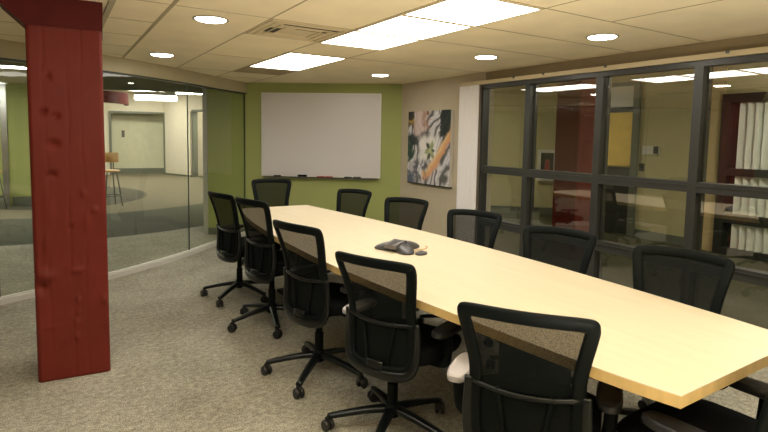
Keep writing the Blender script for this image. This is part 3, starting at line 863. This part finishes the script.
# small wall plates in the hall
def plate(name, label, cat, p, d, z0, z1, w, mat):
    p = Vector(p); d = Vector(d).normalized(); nn = Vector((d.y, -d.x))
    mt = Matrix(((d.x, nn.x, 0, p.x), (d.y, nn.y, 0, p.y), (0, 0, 1, 0), (0, 0, 0, 1)))
    t = thing(name, label, cat, (0, 0, 0)); t.matrix_world = mt @ Matrix.Translation((0, 0, (z0+z1)/2))
    h_ = (z1-z0)/2
    obj('backplate', B((-w/2, 0, -h_), (w/2, .02, h_)), mat, t, bevel=.003)
    obj('insert', B((-w/4, .02, -h_*.5), (w/4, .026, h_*.5)), 'steel', t)
    return t
plate('wall_sign', 'small dark square wall sign in the far right hall alcove', 'sign', (4.94, 19.61), (1.9, -1.4), 1.05, 1.32, .20, 'darkdoor')
plate('card_reader', 'small dark card reader on the pale wall of the hall alcove', 'card reader', (2.22, 21.86), (1, -.077), 1.35, 1.6, .10, 'steel')

# ------------------------------------------------------------------ rooms beyond the windows
XC = 7.7
struct('wall_corridor', B((XC, -2.6, 0), (XC+.15, 6.15, 2.95)), 'olive')
wallseg('wall_corridor_2', (7.7, 6.15), (9.6, 6.45), 0, 2.95, 'olive')
wallseg('wall_corridor_3', (4.9, 10.5), (9.7, 6.4), 0, 2.95, 'olive')
wallseg('baseboard_corridor', (4.95, 10.36), (9.6, 6.38), 0, .13, 'greybase', .13)
struct('baseboard_corridor_2', B((XC-.015, 3.9, 0), (XC-.0005, 4.93, .13)), 'greybase')
struct('ceiling_4', B((4.38, -2.6, 2.62), (9.7, 8.2, 2.7)), 'olive')
struct('wall_corridor_4', B((4.25, 6.35, 0), (4.38, 10.6, 2.95)), 'olive')
struct('wall_tan', B((XC-.03, 3.69, 0), (XC-.001, 3.87, 2.62)), 'tan')
for x, y in ((5.9, 6.9), (6.2, 2.2), (6.0, -.6)):  # unseen panels added to light the rooms beyond the windows
    t = thing('corridor_fill', 'unseen glowing panel added to light the space beyond the windows', 'ceiling light', (x, y, 2.621), 0, 'added unseen light panels beyond the windows')
    obj('diffuser', B((-.3, -.3, -.02), (.3, .3, -.005)), 'corridorfill', t); obj('rim', B((-.32, -.32, -.012), (.32, .32, 0)), 'offwhite', t)
# yellow door with transom
d = struct_root('door_1')
obj('door_leaf', B((XC-.04, 5.0, 1.10), (XC-.005, 5.9, 1.95)), 'yellow', d)
obj('lower_panel', B((XC-.04, 5.0, .02), (XC-.005, 5.9, 1.08)), 'darkdoor', d)
obj('transom', B((XC-.03, 5.0, 2.03), (XC-.005, 5.9, 2.36)), 'offwhite', d)
obj('frame_post', B((XC-.06, 4.90, 0), (XC-.0005, 5.0, 2.42)), 'greybase', d)
obj('frame_post', B((XC-.06, 5.9, 0), (XC-.0005, 6.0, 2.42)), 'greybase', d)
obj('frame_bar', B((XC-.05, 5.0, 1.95), (XC-.0005, 5.9, 2.03)), 'darkdoor', d); obj('frame_head', B((XC-.06, 5.0, 2.36), (XC-.0005, 5.9, 2.42)), 'greybase', d)
# thermostat and switch
t = thing('thermostat', 'white wall thermostat with dark screen beyond the third window', 'thermostat', (XC, 4.70, 1.365))
obj('case', B((-.03, -.13, -.065), (.001, .13, .065)), 'offwhite', t, bevel=.006); obj('screen', B((-.034, -.125, -.05), (-.03, -.05, .062)), 'darkdoor', t)
t = thing('light_switch', 'small black wall switch below the thermostat beside the door frame', 'light switch', (XC, 4.835, 1.10))
obj('plate', B((-.02, -.035, -.06), (-.0005, .035, .06)), 'darkdoor', t, bevel=.004); obj('toggle', B((-.03, -.01, -.02), (-.02, .01, .02)), 'black', t)
# glazed dark-framed opening with blinds
d = struct_root('window_3')
obj('dark_glazing', B((XC-.006, 1.0, .1), (XC-.0005, 3.58, 2.02)), 'darkdoor', d)
for lo, hi in (((3.58, 0), (3.69, 2.14)), ((1.0, 2.02), (3.58, 2.14)), ((1.0, 1.06), (3.58, 1.16)), ((1.0, .43), (3.58, .56)), ((1.0, 0), (3.58, .10)), ((.9, 0), (1.0, 2.14)), ((2.2, .1), (2.28, 2.02))):
    obj('frame_bar', B((XC-.10, lo[0], lo[1]), (XC-.0005, hi[0], hi[1])), 'darkdoor', d)
t = thing('vertical_blinds', 'pale vertical blinds closed across the dark-framed opening beyond the last window', 'blinds', (XC, 3.5, 0))
for k in range(25):
    bm = bmesh.new(); box(bm, (-.002, -.05, .10), (.002, .05, 2.02), Matrix.Translation((-.045, -.06-k*.095, 0)) @ Matrix.Rotation(.8, 4, 'Z')); obj('slat', bm, 'blindfar', t)
# extinguisher cabinet on the angled wall
wd = (Vector((9.7, 6.4))-Vector((4.9, 10.5))).normalized(); wn = Vector((wd.y, -wd.x))
pc = Vector((4.9, 10.5))+wd*((Vector((8.5, 7.4))-Vector((4.9, 10.5))).dot(wd))+wn*.06
cab = thing('extinguisher_cabinet', 'white framed cabinet on the far wall left of the far red column', 'cabinet', (0, 0, 0))
cab.matrix_world = Matrix(((wd.x, -wn.x, 0, pc.x), (wd.y, -wn.y, 0, pc.y), (0, 0, 1, .99), (0, 0, 0, 1)))
obj('back', B((-.14, -.012, -.25), (.14, 0, .25)), 'darkdoor', cab)
bm = bmesh.new()
for lo, hi in (((-.19, -.25), (-.13, .25)), ((.13, -.25), (.19, .25)), ((-.19, .25), (.19, .31)), ((-.19, -.31), (.19, -.25))): box(bm, (lo[0], -.10, lo[1]), (hi[0], 0, hi[1]))
obj('frame', bm, 'offwhite', cab)
ex = thing('fire_extinguisher', 'small red fire extinguisher inside the white framed cabinet', 'fire extinguisher', (pc.x+wn.x*.06, pc.y+wn.y*.06, .75))
bm = bmesh.new(); lathe(bm, [(.045, 0), (.05, .01), (.05, .30), (.035, .34), (.015, .36)], 16); obj('cylinder', bm, 'redcase', ex, smooth=True)
bm = bmesh.new(); box(bm, (-.012, -.012, .36), (.012, .012, .40)); box(bm, (-.05, -.008, .40), (.03, .008, .415)); obj('valve', bm, 'black', ex)

# added unseen lamp behind the viewpoint, aimed up to brighten the ceiling
L = bpy.data.lights.new('bounce_fill', 'AREA'); L.shape = 'DISK'; L.size = 1.1; L.spread = 2.2; L.energy = 104; L.color = (1, .92, .79)
lo_ = bpy.data.objects.new('bounce_fill', L); COL.objects.link(lo_); lo_.location = (.7, -.6, .45)
lo_.rotation_euler = Vector((.35, 1.0, 3.0)).to_track_quat('-Z', 'Y').to_euler()
# ------------------------------------------------------------------ world and view
w = bpy.data.worlds.new('world'); SC.world = w; w.use_nodes = True
w.node_tree.nodes['Background'].inputs[0].default_value = (1, .9, .75, 1)
w.node_tree.nodes['Background'].inputs[1].default_value = .05
SC.view_settings.view_transform = 'Standard'
SC.view_settings.look = 'None'
SC.view_settings.exposure = 0.05
SC.view_settings.gamma = 1.0
SC.cycles.max_bounces = 10; SC.cycles.diffuse_bounces = 5; SC.cycles.transparent_max_bounces = 16
SC.cycles.sample_clamp_indirect = 6
